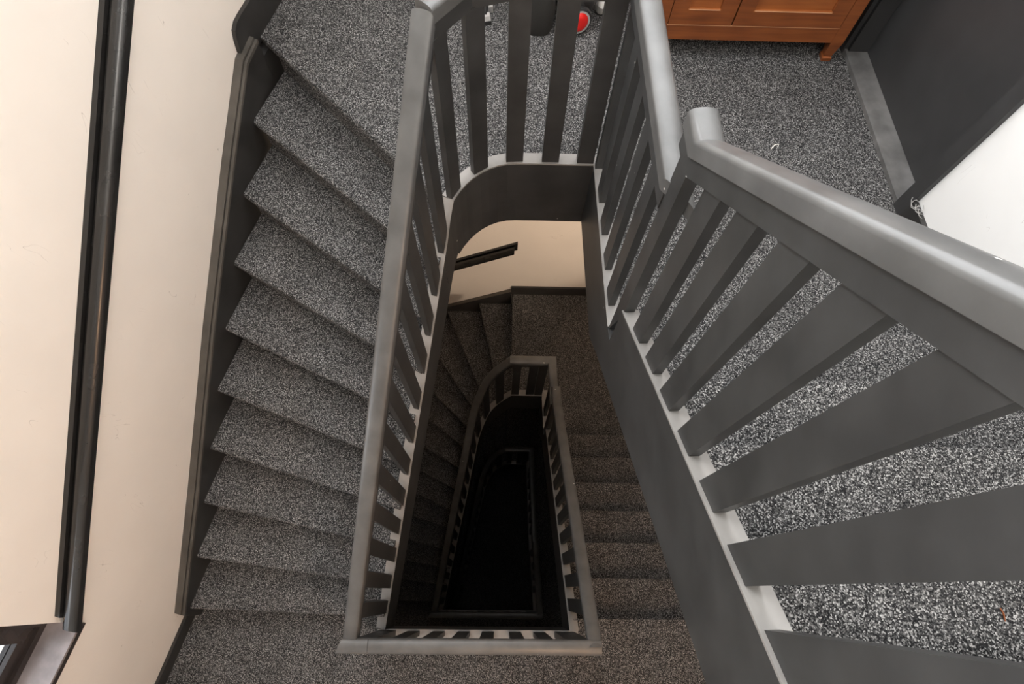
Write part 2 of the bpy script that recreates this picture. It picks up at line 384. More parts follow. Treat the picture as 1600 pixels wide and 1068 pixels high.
# left flight from the half landing up to the top landing: measured nosing lines, fanning
ya = [-0.101, 0.151, 0.404, 0.647, 0.895, 1.145, 1.398, 1.655, 1.915, 2.196]
bq = [(-0.829, -0.126), (-0.791, 0.053), (-0.753, 0.245), (-0.703, 0.427), (-0.663, 0.623), (-0.619, 0.816), (-0.572, 1.005), (-0.53, 1.192), (-0.482, 1.38), (-0.441, 1.585)]
LA = []
for y, q in zip(ya, bq):
    P = (ws(y), y); H = line_hit(P, q, WSTRL); LA.append((P, H))
zA = [SH + RZ * (k + 1) for k in range(10)]
FA = flight('staircase_flight', 'grey flecked carpet stairs fanning down beside the cream wall to the half landing', LA, zA)

# right flight from the lower floor up to the half landing
def straight(ys, zs):
    return [((we(y) - 0.002, y), (ef(y) + 0.03, y)) for y in ys], zs
yb = [1.185 - 0.2207 * k for k in range(7)]
LB, zB = straight(yb, [L1 + RZ * (k + 1) for k in range(7)])
FB = flight('staircase_flight', 'dim brown-lit straight carpet stairs under the open right flight', LB, zB)

# right flight from the top landing upwards
yc = [0.792 - 0.2285 * k for k in range(7)]
LC, zC = straight(yc, [RZ * (k + 1) for k in range(7)])
FC = flight('staircase_flight', 'brightly lit straight carpet stairs rising behind the grey raking balusters', LC, zC)

# winder flight below the lower landing
pq = [((0.080, 2.55), (0.086, 1.905)), ((-0.219, 2.487), (-0.07, 1.842)), ((-0.501, 2.426), (-0.198, 1.715)), ((-0.572, 2.032), (-0.253, 1.581)), ((-0.63, 1.756), (-0.308, 1.449)),
      ((-0.651, 1.526), (-0.351, 1.293)), ((-0.70, 1.297), (-0.384, 1.114)), ((-0.763, 1.102), (-0.453, 0.954)), ((-0.834, 0.916), (-0.49, 0.757)), ((-0.868, 0.707), (-0.541, 0.608)),
      ((-0.943, 0.492), (-0.569, 0.399)), ((-0.987, 0.294), (-0.612, 0.233)), ((-1.026, 0.107), (-0.649, 0.061)), ((-1.061, -0.106), (-0.662, -0.115))]
WALLPOLY = [(ws(-1.2), -1.2), (ws(YNW - .03), YNW - .03), (0.6, YNW - .03)]
LDn = []
for P, Q in pq:
    H = line_hit(P, Q, WSTRL)
    O = line_hit(Q, P, WALLPOLY); LDn.append((O, H))
LDn = LDn[::-1]
NWC = (ws(YNW - .03), YNW - .03)
def cornerf(A, A2): return NWC if (A[1] < NWC[1] - 1e-4 and A2[1] >= NWC[1] - 1e-4) else None
zD = [S15 + RZ * (k + 1) for k in range(14)]
FD = flight('staircase_flight', 'winding carpet stairs turning the corner below the lower landing', LDn, zD, cornerf)
# three steps up from the next floor down, and the dark flight below it
ye = [0.40, 0.17, -0.06]
LE, zE = straight([0.33, 0.10, -0.139], [L2 + RZ * (k + 1) for k in range(3)])
FE = flight('staircase_flight', 'short dark flight of three steps deep in the stairwell', LE, zE)
FF = flight('staircase_flight', 'black shadowed winding stairs at the very bottom of the stairwell', LDn, [S25 + RZ * (k + 1) for k in range(14)], cornerf)

# floors / landings (carpeted slabs)
def floor_slab(label, poly, z, th):
    return tag(MB().prism(poly, z - th, z).build('floor', CARPET), label, kind='structure')
o = 0.03
# top landing: its front edge is the last nosing of the left flight
A, B = LA[-1]
top_poly = [A, B] + [(x - 0.02, y + 0.02) for x, y in ARC if y > B[1] + 0.01] + [(NE[0] + 0.02, YN + 0.02), (ef(0.79) + 0.02, 0.79), (we(0.79), 0.79), (we(DY0), DY0), (we(DY1), DY1), (we(YNW), YNW), (ww(YNW), YNW), (ww(2.23), 2.23)]
me = nosing_poly(top_poly, 0.0, 0.036); me.materials.append(CARPET); me.name = 'floor'
fo = bpy.data.objects.new('floor', me); COL.objects.link(fo); tag(fo, 'speckled grey carpet of the top landing', kind='structure')
sk_ = [(x, y + 0.06) for x, y in top_poly[:2]] + [(x, 1.0 if abs(y - 0.79) < 1e-6 else y) for x, y in top_poly[2:]]
tag(MB().prism(sk_, -0.30, -0.037).build('ceiling', WHITE), 'white underside of the top landing', kind='structure')
def half(label, z, ylim=YS - 0.02, yr=-0.139, yl=-0.101):
    p = [(ww(YSW), YSW), (we(YSW), YSW), (we(yr), yr), (ef(yr) + .03, yr), (ef(YS) + .02, ylim), (wf(YS) - .02, ylim), (wf(yl) - .03, yl + .05), (ww(yl), yl + .05)]
    floor_slab(label, p, z, 0.04)
    q = [(ww(YSW), YSW), (we(YSW), YSW), (we(ylim), ylim), (ww(ylim), ylim)]
    tag(MB().prism(q, z - 0.28, z - 0.041).build('ceiling', WHITE), 'white underside beneath the ' + label, kind='structure')
half('brown-lit carpet of the half landing', SH)
half('dark carpet of the lower half landing', S15)
for z, yr, lab in ((L1, 1.185, 'dark carpet of the lower landing'), (L2, 0.33, 'black shadowed carpet of the landing deep below')):
    p = [(0.083, YNW), (0.083, YN + .02), (NE[0] + .02, YN + .02), (ef(yr) + .02, yr - .03), (we(yr), yr - .03), (we(YNW), YNW)]
    me = nosing_poly(p, z, 0.036); me.materials.append(CARPET); fo = bpy.data.objects.new('floor', me); COL.objects.link(fo); tag(fo, lab, kind='structure')
    tag(MB().prism([(x + (0.06 if x < 0.2 else 0), y + (0.21 if abs(y - yr + .03) < 1e-6 else 0)) for x, y in p], z - .30, z - .037).build('ceiling', WHITE), 'white underside beneath the ' + lab, kind='structure')
# upper half landing above and behind the viewpoint
yu = yc[-1]
tag(MB().prism([(ww(YSW), YSW), (we(YSW), YSW), (we(yu), yu), (ww(yu), yu)], 7 * RZ - 0.04, 7 * RZ).build('floor', CARPET), 'carpet of the upper half landing', kind='structure')
tag(MB().prism([(ww(YSW), YSW), (we(YSW), YSW), (we(yu), yu - .05), (ww(yu), yu - .05)], 7 * RZ - 0.26, 7 * RZ - 0.041).build('ceiling', WHITE), 'white underside of the upper half landing', kind='structure')
# plastered soffits under the right flights
for ys, z0, lab in ((yc, 0.0, 'white soffit under the upper right flight'), (yb, L1, 'white soffit under the lower right flight')):
    a, b = ys[0] + 0.208, ys[-1]
    za, zb = z0 - 0.30, z0 + 7 * RZ - 0.295
    m = MB(); m.hexa([(ef(a) + .05, a, za), (we(a), a, za), (we(b), b, zb), (ef(b) + .05, b, zb), (ef(a) + .05, a, za + .03), (we(a), a, za + .03), (we(b), b, zb + .03), (ef(b) + .05, b, zb + .03)])
    tag(m.build('ceiling', WHITE), lab, kind='structure')

# ------------------------------------------------------------------ balustrades
TH = 0.045
def rail_prof(w=0.062, h=0.050, crown=0.015):
    pts = [(-w / 2, -h), (w / 2, -h), (w / 2, -crown)]
    for k in range(1, 12):
        a = math.pi * k / 12; pts.append((w / 2 * math.cos(a), -crown + crown * math.sin(a) ** 0.8))
    pts.append((-w / 2, -crown))
    return [(u - TH / 2, v) for u, v in pts]
RAIL = rail_prof()
def centre(path):
    return [(p[0] - l.x * TH / 2, p[1] - l.y * TH / 2) + tuple(p[2:]) for p, l in zip(path, laterals(path))]
def balustrade(label, spath, zb, rpath, bal, posts=(), group=None, caps=True, rail_sections=None, bw=0.066, skew=(0, 0), cap_from=0, skews=None):
    """spath: well-face path (x,y,z of string top), zb: heights of the string's lower edge, rpath: rail top path,
    bal: arc positions of baluster centres along spath, posts: (arc centre, width, top offset)"""
    loc = (sum(p[0] for p in spath) / len(spath), sum(p[1] for p in spath) / len(spath), min(zb))
    t = thing('balustrade', label, 'balustrade', loc, group)
    m = MB(); ribbon(m, spath, [p[2] for p in spath], zb, -TH, 0); m.build('string_board', GREY, t)
    if caps:
        m = MB(); cp = spath[cap_from:]; ribbon(m, cp, [p[2] + 0.008 for p in cp], [p[2] + 0.0005 for p in cp], -TH - 0.004, 0.002); tag(m.build('string_cap', CAPP, t), 'pale ledge on top of the string')
    for n_, rs in enumerate(rail_sections or [rpath]):
        m = MB(); sweep(m, rs, RAIL, skews[n_] if skews else skew); m.build('handrail', RAILP, t, smooth=True)
        m = MB(); ribbon(m, rs, [p[2] - 0.0505 for p in rs], [p[2] - 0.108 for p in rs], -0.034, 0.001); m.build('under_rail', GREY, t)
    S = cum(spath)
    def post(s, w, nm, u0, u1):
        a = sample(spath, S, s - w / 2); b = sample(spath, S, s + w / 2)
        tx, ty = b[0] - a[0], b[1] - a[1]; L = math.hypot(tx, ty); nx, ny = ty / L, -tx / L
        allr = [q for q in (rail_sections or [rpath])]
        def rz(p):
            best = None
            for r in allr:
                for k0, k1 in zip(r[:-1], r[1:]):
                    dx, dy = k1[0] - k0[0], k1[1] - k0[1]; L2 = dx * dx + dy * dy
                    if L2 < 1e-9: continue
                    q = max(0, min(1, ((p[0] - k0[0]) * dx + (p[1] - k0[1]) * dy) / L2)); d = math.hypot(k0[0] + q * dx - p[0], k0[1] + q * dy - p[1])
                    z = k0[2] + q * (k1[2] - k0[2])
                    if best is None or d < best[0] - 1e-4: best = (d, z)
            return best[1]
        za, zb_ = a[2] - 0.02, b[2] - 0.02; ta, tb = rz(a) - 0.104, rz(b) - 0.104
        if nm == 'newel_post': ta += 0.05; tb += 0.05
        c = lambda p, u, z: (p[0] + nx * u, p[1] + ny * u, z)
        m = MB().hexa([c(a, u0, za), c(b, u0, zb_), c(b, u1, zb_), c(a, u1, za), c(a, u0, ta), c(b, u0, tb), c(b, u1, tb), c(a, u1, ta)])
        return m.build(nm, GREY, t)
    for s in bal: post(s, bw, 'baluster', -0.030, -0.006)
    for s, wd in posts: post(s, wd, 'newel_post', -0.034, -0.003)
    return t

# B1: left flight, well side
k = 1.069
def sA(y): return -1.693 + k * (y + 0.169)
def rA(y): return -0.95 + 1.128 * (y + 0.20)
sp = [(wf(y), y, sA(y)) for y in (YS, 0.6, 1.29)] + [(ARC[1][0], ARC[1][1], -0.055), (ARC[2][0], ARC[2][1], 0.019)]
rp = [(wf(y), y, rA(y)) for y in (YS - 0.02, 0.6, 1.385)]
S = cum(sp); cs = math.hypot(1, 0.262)
bal = [(1.283 - 0.1243 * i - YS) * cs for i in range(12)]
balustrade('grey balustrade with slanting handrail between the fanning left flight and the well', sp, [sA(p[1]) - 0.30 for p in sp], rp, bal)
# B2: landing round the curved north end and the east side
sp = [(x, y, 0.02) for x, y in ARC[2:]] + [(NE[0], NE[1], 0.02), (ef(0.995), 0.995, 0.02), (ef(0.862), 0.862, 0.02)]
zb = [-0.372] * (len(ARC) - 2 + 1) + [-0.385, -0.25]
e_path = [(NE[0], NE[1], 0.85), (ef(0.86), 0.86, 0.85)]
rp = [(ARC[2][0], ARC[2][1], 0.85), (ARC[5][0], ARC[5][1], 0.85), (0.02, 1.555, 0.85)] + e_path
rp = [(wf(1.385), 1.385, 0.85), (-0.10, 1.512, 0.85), (0.03, 1.555, 0.85), (NE[0], NE[1], 0.85), (ef(0.86), 0.86, 0.85)]
S = cum(sp); sn = S[len(ARC) - 2]        # arc position of the NE corner
def s_of(x=None, y=None):
    return sn - (NE[0] - x) if y is None else sn + (YN - y)
arcS = [S[i] for i in range(len(ARC) - 2)]
bal = [s_of(x=0.177), s_of(x=0.037), s_of(x=-0.090), arcS[0] + 0.032] + [s_of(y=v) for v in (1.407, 1.265, 1.1175, 0.9735)]
bal[2] = sn - (NE[0] - 0.05) - 0.150
balustrade('grey flat-bar balustrade round the curved end of the well on the top landing', sp, zb, rp, bal, posts=[(sn - 0.035, 0.065), (sn + 0.011, 0.02)], skew=(0, -1.6))
# B3: raking balustrade of the upper right flight
def sC(y): return 0.262 + 0.806 * (0.81 - y)
def rC(y): return 1.048 + 0.895 * (0.805 - y)
sp = [(ef(0.862), 0.862, 0.02), (ef(0.8115), 0.8115, 0.02), (ef(0.81), 0.81, sC(0.81)), (ef(-0.62), -0.62, sC(-0.62))]
zb = [-0.25, -0.205, -0.204, -0.204 + 0.885 * 1.43]
rs = [[(ef(0.885), 0.885, 1.048), (ef(0.805), 0.805, 1.048), (ef(-0.60), -0.60, rC(-0.60))]]
sc = lambda y: 0.862 - y
balustrade('grey raking balustrade of broad flat bars beside the bright upper flight', sp, zb, rs[0], [sc(v) for v in (0.680, 0.553, 0.427, 0.300, 0.173, 0.045, -0.085, -0.213, -0.34)], posts=[(0.020, 0.085)], rail_sections=rs, bw=0.068, cap_from=2)
# B4: half landing
def south(z, label):
    sp = [(ef(YS) + 0.045, YS, z + 0.03), (wf(YS) - 0.047, YS, z + 0.03)]
    rp = [(ef(YS) + 0.050, YS, z + 0.85), (-0.556, YS, z + 0.85)]
    rs = [rp, [(-0.5565, YS, z + 0.853), (wf(YS) - 0.056, YS, z + 0.853)]]
    x0 = sp[0][0]
    balustrade(label, sp, [z - 0.35] * 2, rp, [x0 - v for v in (0.231, 0.096, -0.0515, -0.1845, -0.3225, -0.462)], posts=[(0.077, 0.11), (x0 - (-0.605), 0.09)], rail_sections=rs, skews=[(0, 0), (0, -0.4)])
south(SH, 'grey balustrade along the edge of the half landing')
# B5: right flight to the half landing
def rakeE(z0, y0, label, ze):
    nz = (ze - z0)
    y1 = YS
    s0, s1 = z0 + 0.26, ze + 0.03; r0, r1 = z0 + 1.035, ze + 0.86
    sp = [(ef(y0 + .07), y0 + .07, z0 + .02), (ef(y0 + .012), y0 + .012, z0 + .02), (ef(y0 + .01), y0 + .01, s0), (ef(y1), y1, s1)]
    zb = [z0 - 0.25, z0 - 0.2, z0 - 0.2, s1 - 0.42]
    rp = [(ef(y0 + .11), y0 + .11, r0), (ef(y0), y0, r0), (ef(y1 - .02), y1 - .02, r1)]
    n = int((y0 - y1 - 0.1) / 0.128)
    balustrade(label, sp, zb, rp, [0.19 + 0.1275 * i for i in range(n)], posts=[(0.03, 0.085)], cap_from=2)
rakeE(L1, 1.20, 'dim grey raking balustrade between the lower right flight and the well', SH)
# B6/B7: landing below and the winding balustrade beneath it
inner = []
for (P, H), z in zip(LDn, zD):
    hh = line_hit(P, H, WELL_WN); inner.append((hh[0], hh[1], z))
def winding(dz, label):
    pts = [(wf(YS), YS, S15 + 0.03 + dz)] + [(x, y, z + 0.015 + dz) for x, y, z in inner]
    # keep the curve's own points so that the string follows it
    path = []
    for q in WELL_WN[:-1]:
        path.append((q[0], q[1], zat(pts, q[0], q[1])))
    path = [p for p in path if p[0] < 0.07]
    path.insert(1, (wf(0.5), 0.5, zat(pts, wf(0.5), 0.5))); path.insert(2, (wf(0.95), 0.95, zat(pts, wf(0.95), 0.95)))
    path.append((0.085, YN, L1 + 0.02 + dz))
    S = cum(path); n = int(S[-1] / 0.128)
    rp = [(x, y, z + 0.86) for x, y, z in path]; rp[-1] = (0.085, YN, L1 + 0.85 + dz)
    balustrade(label, path, [p[2] - 0.38 for p in path], rp, [0.10 + 0.128 * i for i in range(n)])
winding(0, 'dark balustrade curving down the winding stairs below the lower landing')
winding(L2 - L1, 'black balustrade lowest in the stairwell, lost in shadow')
def landing(z, yend, label):
    sp = [(0.085, YN, z + .02), (NE[0], NE[1], z + .02), (ef(yend), yend, z + .02)]
    rp = [(0.06, YN, z + .85), (NE[0], NE[1], z + .85), (ef(yend - .03), yend - .03, z + .85)]
    a = NE[0] - 0.085; n = int((YN - yend - 0.1) / 0.142)
    balustrade(label, sp, [z - .372] * 3, rp, [0.03, 0.157] + [a + 0.148 + 0.142 * i for i in range(n)], posts=[(a - 0.035, 0.065)])
landing(L1, 1.27, 'dark balustrade around the edge of the lower landing')
south(S15, 'black balustrade along the lower half landing')
rakeE(L2, 0.40, 'short black balustrade beside three steps deep below', S15)
landing(L2, 0.47, 'black balustrade around the landing deep below')

# ------------------------------------------------------------------ wall strings, skirtings
def wpath(ys, fn): return [(fn(y), y) for y in ys]
# left flight wall string with a moulded cap (its face at ws, the wall at ww)
yy = [-0.135, 0.45, 1.10, 1.70, 2.035, 2.150]
zt = [-1.590, -1.150, -0.640, -0.200, 0.030, 0.045]
th = 0.0505 / cs
P2 = [(ww(y), y) for y in yy]
m = MB(); ribbon(m, [(ws(y), y) for y in yy], zt, [z - 0.42 for z in zt], -0.048, 0.0); o1 = m.build('wall_string', STRINGP, FA)
m = MB(); ribbon(m, [(ws(y), y) for y in yy], [z + 0.012 for z in zt], [z + 0.001 for z in zt], -0.048, -0.012); tag(m.build('string_moulding', WCAP, FA), 'brown-grey moulded ledge along the wall string')
m = MB(); ribbon(m, [(ws(y), y) for y in yy], [z + 0.004 for z in zt], [z - 0.012 for z in zt], -0.008, 0.004); m.build('string_bead', WCAP, FA)
m = MB(); ribbon(m, [(ws(y), y) for y in (2.1505, 2.42)], [-0.038] * 2, [-0.42] * 2, -0.048, 0.0); m.build('wall_string', STRINGP, FA)
# skirtings
def skirt(name, path, z, h, t=0.014, mat=STRINGP, label=None):
    m = MB(); ribbon(m, path, [z + h] * len(path), [z] * len(path), 0, t); return tag(m.build(name, mat), label, kind='structure')
m = MB()                                                     # top landing, west side: rounded end
prof = [(2.075, 0.052), (2.085, 0.10), (2.10, 0.135), (2.13, 0.152), (2.17, 0.155), (YNW, 0.155)]
ribbon(m, [(ww(y), y) for y, _ in prof], [z for _, z in prof], [-0.02] * len(prof), -0.004, 0.018)
tag(m.build('baseboard_west', STRINGP), 'black baseboard with a rounded end on the top landing', kind='structure')
skirt('baseboard_west', [(ww(YSW), YSW), (ww(-0.137), -0.137)], SH, 0.095, 0.016, label='black baseboard of the half landing')
m = MB(); m.box(0.075, we(YNW), YNW - 0.018, YNW, L1, L1 + 0.13)
tag(m.build('baseboard_north', STRINGP), 'black baseboard of the lower landing', kind='structure')
# winder wall string on the north wall and down the west wall
def nz(x): return L1 + 0.07 + 0.575 * (x - 0.08)
m = MB(); xs = [NWC[0] + 0.02, -0.4, 0.075]
ribbon(m, [(x, YNW - .001) for x in xs], [nz(x) for x in xs], [nz(x) - .42 for x in xs], 0, 0.028); m.build('wall_string', STRINGP, FD)
m = MB(); ribbon(m, [(x, YNW - .001) for x in xs], [nz(x) + .012 for x in xs], [nz(x) + .001 for x in xs], 0, 0.030); m.build('string_moulding', WCAP, FD)
ys_ = [-0.13, 1.0, YNW - 0.03]; zs_ = [S15 + .1, S15 + .95, nz(NWC[0])]
m = MB(); ribbon(m, [(ws(y), y) for y in ys_], zs_, [z - .5 for z in zs_], -0.045, 0); m.build('wall_string', STRINGP, FD)
# upper right flight: string along the east wall
m = MB(); ys_ = [1.36, 0.95, 0.85, -0.6]; zs_ = [0.10, 0.10, 0.20, 0.20 + 0.79 * 1.45]
ribbon(m, [(we(y), y) for y in ys_], zs_, [z - .38 for z in zs_], 0, 0.02); m.build('wall_string', STRINGP, FC)
m = MB(); ys_ = [1.3, -0.14]; zs_ = [L1 + .2, SH + .15]
ribbon(m, [(we(y), y) for y in ys_], zs_, [z - .38 for z in zs_], 0, 0.02); m.build('wall_string', STRINGP, FB)

# ------------------------------------------------------------------ wall handrails
def wall_rail(label, path, ext=0.05):
    """path runs with the wall on its left-hand side; z is the rail's top"""
    t = thing('wall_handrail', label, 'handrail', (path[0][0], path[0][1], min(p[2] for p in path) - .1))
    m = MB(); ribbon(m, path, [p[2] + 0.012 for p in path], [p[2] - 0.085 for p in path], 0.0, 0.020); m.build('backing_board', DARKRAIL, t)
    a, b = Vector(path[0]), Vector(path[-1]); d = (b - a).normalized(); a2, b2 = a - d * ext, b + d * ext
    pts = [(0.021, -0.062), (0.060, -0.062), (0.075, -0.050), (0.078, -0.028), (0.072, -0.010), (0.058, 0.002), (0.040, 0.004), (0.027, -0.002), (0.021, -0.012)]
    m = MB(); sweep(m, [tuple(a2), tuple(b2)], pts); m.build('rail', DARKRAIL, t, smooth=True)
    return t
def hz(y): return -0.655 + 0.7155 * (y + 0.13)
wall_rail('black wooden handrail fixed along the cream wall beside the left flight', [(ww(y), y, hz(y)) for y in (-0.105, 2.40)])
wall_rail('short black handrail end on the wall above the winding stairs', [(x, YNW, z) for x, z in ((-0.9, -2.765), (0.11, -2.185))], ext=-0.03)

# ------------------------------------------------------------------ window in the west wall at the half landing
def wy(y, off): return (ww(y) - off * 0.967, y + off * 0.253)
win = tag(MB().prism([wy(WY0, -0.012), wy(WY1 - 0.004, -0.012), wy(WY1 - 0.004, 0.12), wy(WY0, 0.12)], WZ0 - 0.001, WZ0 + 0.012).build('window_1', SILL), 'dark polished window sill and frame beside the half landing', kind='structure')
def wbar(y0, y1, z0, z1, o0, o1, name, mat):
    return MB().prism([wy(y0, o0), wy(y1, o0), wy(y1, o1), wy(y0, o1)], z0, z1).build(name, mat, win)
for (y0, y1, z0, z1) in ((WY0, WY1, WZ0, WZ0 + 0.045), (WY0, WY1, WZ1 - 0.06, WZ1), (WY1 - 0.05, WY1, WZ0 + .045, WZ1 - .06), (WY0, WY0 + 0.05, WZ0 + .045, WZ1 - .06)):
    wbar(y0, y1, z0, z1, 0.115, 0.185, 'window_frame', FRAME)
for (y0, y1, z0, z1) in ((WY0 + .05, WY1 - .05, WZ0 + .045, WZ0 + .105), (WY0 + .05, WY1 - .05, WZ1 - .12, WZ1 - .06), (WY1 - .11, WY1 - .05, WZ0 + .105, WZ1 - .12), (WY0 + .05, WY0 + .11, WZ0 + .105, WZ1 - .12)):
    wbar(y0, y1, z0, z1, 0.13, 0.175, 'sash', FRAME)
wbar(WY0 + .11, WY1 - .11, WZ0 + .105, WZ1 - .12, 0.15, 0.156, 'pane', GLASS)
m = MB().prism([wy(WY0, -0.014), wy(WY1 - .004, -0.014), wy(WY1 - .004, -0.002), wy(WY0, -0.002)], WZ0 - 0.022, WZ0 + 0.0005); m.build('sill_nosing', FRAME, win)

# ------------------------------------------------------------------ door in the east wall of the top landing
def dx(y, off): return (we(y) + off, y)
door = tag(MB().prism([dx(DY0 + .02, 0.082), dx(DY1 - .02, 0.082), dx(DY1 - .02, 0.122), dx(DY0 + .02, 0.122)], 0.022, DZ - .02).build('door_1', DOORP), 'dark grey flush door on the top landing', kind='structure')
MB().prism([dx(DY0, -0.012), dx(DY1, -0.012), dx(DY1, 0.13), dx(DY0, 0.13)], -0.018, 0.020).build('threshold', THRESH, door)
MB().prism([dx(DY1 - .02, 0.0), dx(DY1, 0.0), dx(DY1, 0.14), dx(DY1 - .02, 0.14)], 0.0205, DZ).build('jamb', DOORP, door)
MB().prism([dx(DY0, 0.0), dx(DY0 + .02, 0.0), dx(DY0 + .02, 0.14), dx(DY0, 0.14)], 0.0205, DZ).build('jamb', DOORP, door)
MB().prism([dx(DY0, 0.0), dx(DY1, 0.0), dx(DY1, 0.14), dx(DY0, 0.14)], DZ - .02, DZ).build('jamb', DOORP, door)
MB().prism([dx(DY0 - .055, -0.018), dx(DY0 + .004, -0.018), dx(DY0 + .004, 0.0), dx(DY0 - .055, 0.0)], 0.0, DZ + .05).build('architrave', DOORP, door)
MB().prism([dx(DY1 - .004, -0.018), dx(DY1 + .055, -0.018), dx(DY1 + .055, 0.0), dx(DY1 - .004, 0.0)], 0.0, DZ + .05).build('architrave', DOORP, door)
hd = MB().tube([(we(DY0 + .1) + .08, DY0 + .1, 1.03), (we(DY0 + .1) + .03, DY0 + .1, 1.03), (we(DY0 + .1) + .028, DY0 + .21, 1.03)], 0.009).build('door_handle', GREYPL, door, True)

# ------------------------------------------------------------------ cabinet on the top landing
cx0, cx1, cyf, cyb = 0.60, 1.415, 2.15, 2.53
cab = thing('wooden_cabinet', 'reddish wooden cabinet with panelled doors on short legs against the wall', 'cabinet', ((cx0 + cx1) / 2, (cyf + cyb) / 2, 0))
H0, H1 = 0.10, 0.86
MB().box(cx0 + .006, cx1 - .006, cyf + .022, cyb, H0 + .01, H1).build('body', WOOD, cab)
m = MB().box(cx0 - .015, cx1 + .015, cyf - .015, cyb + .005, H1, H1 + .028); m.build('top', WOOD, cab)
MB().box(cx0 + .05, cx1 - .05, cyf + .002, cyf + .022, H0, H0 + .070).build('apron', WOOD, cab)
tag(MB().box(cx0 + .052, cx1 - .052, cyf - .001, cyf + .004, H0 + .0702, H0 + .0735).build('pale_edge', PALEWOOD, cab), 'pale edge along the apron')
def leg(x, y, sx):
    prof = [(0.0, 0.019), (0.018, 0.021), (0.022, 0.016), (0.10, 0.026), (H1, 0.026)]; mm = MB(); vs = []; fs = []
    for z, r in prof: vs += [(x - r, y - r, z), (x + r, y - r, z), (x + r, y + r, z), (x - r, y + r, z)]
    for i in range(len(prof) - 1):
        for q in range(4): fs.append((i * 4 + q, i * 4 + (q + 1) % 4, (i + 1) * 4 + (q + 1) % 4, (i + 1) * 4 + q))
    fs += [(3, 2, 1, 0), (16, 17, 18, 19)]
    return mm.add(vs, fs).build('leg', WOOD, cab)
for x in (cx0 + .026, cx1 - .026):
    for y in (cyf + .026, cyb - .03): leg(x, y, 1)
mid = 0.915
for a, b in ((cx0 + .055, mid - .003), (mid + .003, cx1 - .055)):
    z0, z1 = H0 + .074, H1 - .015
    m = MB().box(a, b, cyf - .002, cyf + .020, z0, z0 + .07).box(a, b, cyf - .002, cyf + .020, z1 - .06, z1).box(a, a + .065, cyf - .002, cyf + .020, z0 + .07, z1 - .06).box(b - .065, b, cyf - .002, cyf + .020, z0 + .07, z1 - .06)
    d = m.build('cabinet_door', WOOD, cab)
    sub(MB().box(a + .066, b - .066, cyf + .008, cyf + .016, z0 + .071, z1 - .061).build('panel', WOOD2), d)
    sub(MB().box(a + .062, b - .062, cyf - .003, cyf + .007, z0 + .066, z0 + .074).build('moulding', WOOD2), d)
    sub(MB().box(a + .066, b - .066, cyf - .0045, cyf - .0032, z0 + .070, z0 + .0735).build('pale_edge', PALEWOOD), d)
    kx = b - .03 if a < mid - .1 else a + .03
    sub(MB().lathe((kx, cyf - .002, 0.55), (0, -1, 0), [(0, .006), (.012, .006), (.016, .014), (.026, .014), (.03, .008)], 16).build('knob', WOOD2, smooth=True), d)

# ------------------------------------------------------------------ vacuum cleaner and small things by the north end of the landing
vx, vy = 0.285, 2.295
vac = thing('vacuum_cleaner', 'red and black canister vacuum cleaner with a red-hubbed wheel behind the balusters', 'vacuum cleaner', (vx, vy + .08, 0))
MB().lathe((vx + .01, vy + .11, 0.11), (0.25, 1, 0.05), [(-0.10, .02), (-.09, .06), (-.05, .088), (.02, .095), (.08, .085), (.11, .05), (.115, .01)], 24).build('body', BLACKPL, vac, True)
MB().lathe((vx + .015, vy + .09, 0.175), (0.25, 1, 0.05), [(-.07, .01), (-.06, .035), (-.02, .05), (.04, .05), (.08, .03), (.085, .01)], 20).build('lid', REDPL, vac, True)
wh = MB().lathe((vx + .02, vy - .012, 0.064), (0.30, -1, 0.12), [(-.03, .05), (-.028, .062), (-.006, .064), (.006, .060), (.010, .052)], 28).build('wheel', BLACKPL, vac, True)
sub(MB().lathe((vx + .02, vy - .012, 0.064), (0.30, -1, 0.12), [(.004, .051), (.010, .0515), (.0101, .049)], 28).build('wheel_trim', GREYPL, smooth=True), wh)
sub(MB().lathe((vx + .02, vy - .012, 0.064), (0.30, -1, 0.12), [(.0085, .044), (.012, .042), (.018, .034), (.021, .02), (.0215, .004)], 28).build('wheel_hub', REDPL, smooth=True), wh)
wh2 = MB().lathe((vx + .07, vy + .19, 0.05), (0.9, .25, 0), [(-.02, .04), (-.018, .049), (.006, .05), (.01, .04)], 24).build('wheel', BLACKPL, vac, True)
bag = thing('storage_bag', 'black fabric bag slumped on the carpet behind the balusters', 'bag', (0.10, 2.36, 0))
vs = []; rows = [(0.0, 1.0), (0.03, 1.05), (0.10, 1.04), (0.17, 0.96), (0.22, 0.78), (0.235, 0.45)]; nn = 20
for z, s in rows:
    for k_ in range(nn):
        a = 2 * math.pi * k_ / nn; rr = (1 + 0.05 * math.sin(3 * a + z * 20)) * s
        vs.append((0.10 + 0.105 * rr * math.copysign(abs(math.cos(a)) ** .6, math.cos(a)) + .0 * z, 2.375 + 0.105 * rr * math.copysign(abs(math.sin(a)) ** .6, math.sin(a)) + 0.25 * 0.105 * math.cos(a) * -1, z))
fs = [(i * nn + k_, i * nn + (k_ + 1) % nn, (i + 1) * nn + (k_ + 1) % nn, (i + 1) * nn + k_) for i in range(len(rows) - 1) for k_ in range(nn)] + [tuple(range(nn - 1, -1, -1)), tuple(range((len(rows) - 1) * nn, len(rows) * nn))]
mesh_obj('body', vs, fs, BLACKFAB, bag, True)
MB().tube([(0.04, 2.33, 0.20), (0.05, 2.31, 0.27), (0.10, 2.33, 0.30), (0.15, 2.36, 0.27), (0.16, 2.36, 0.20)], 0.008).build('handle', BLACKFAB, bag, True)
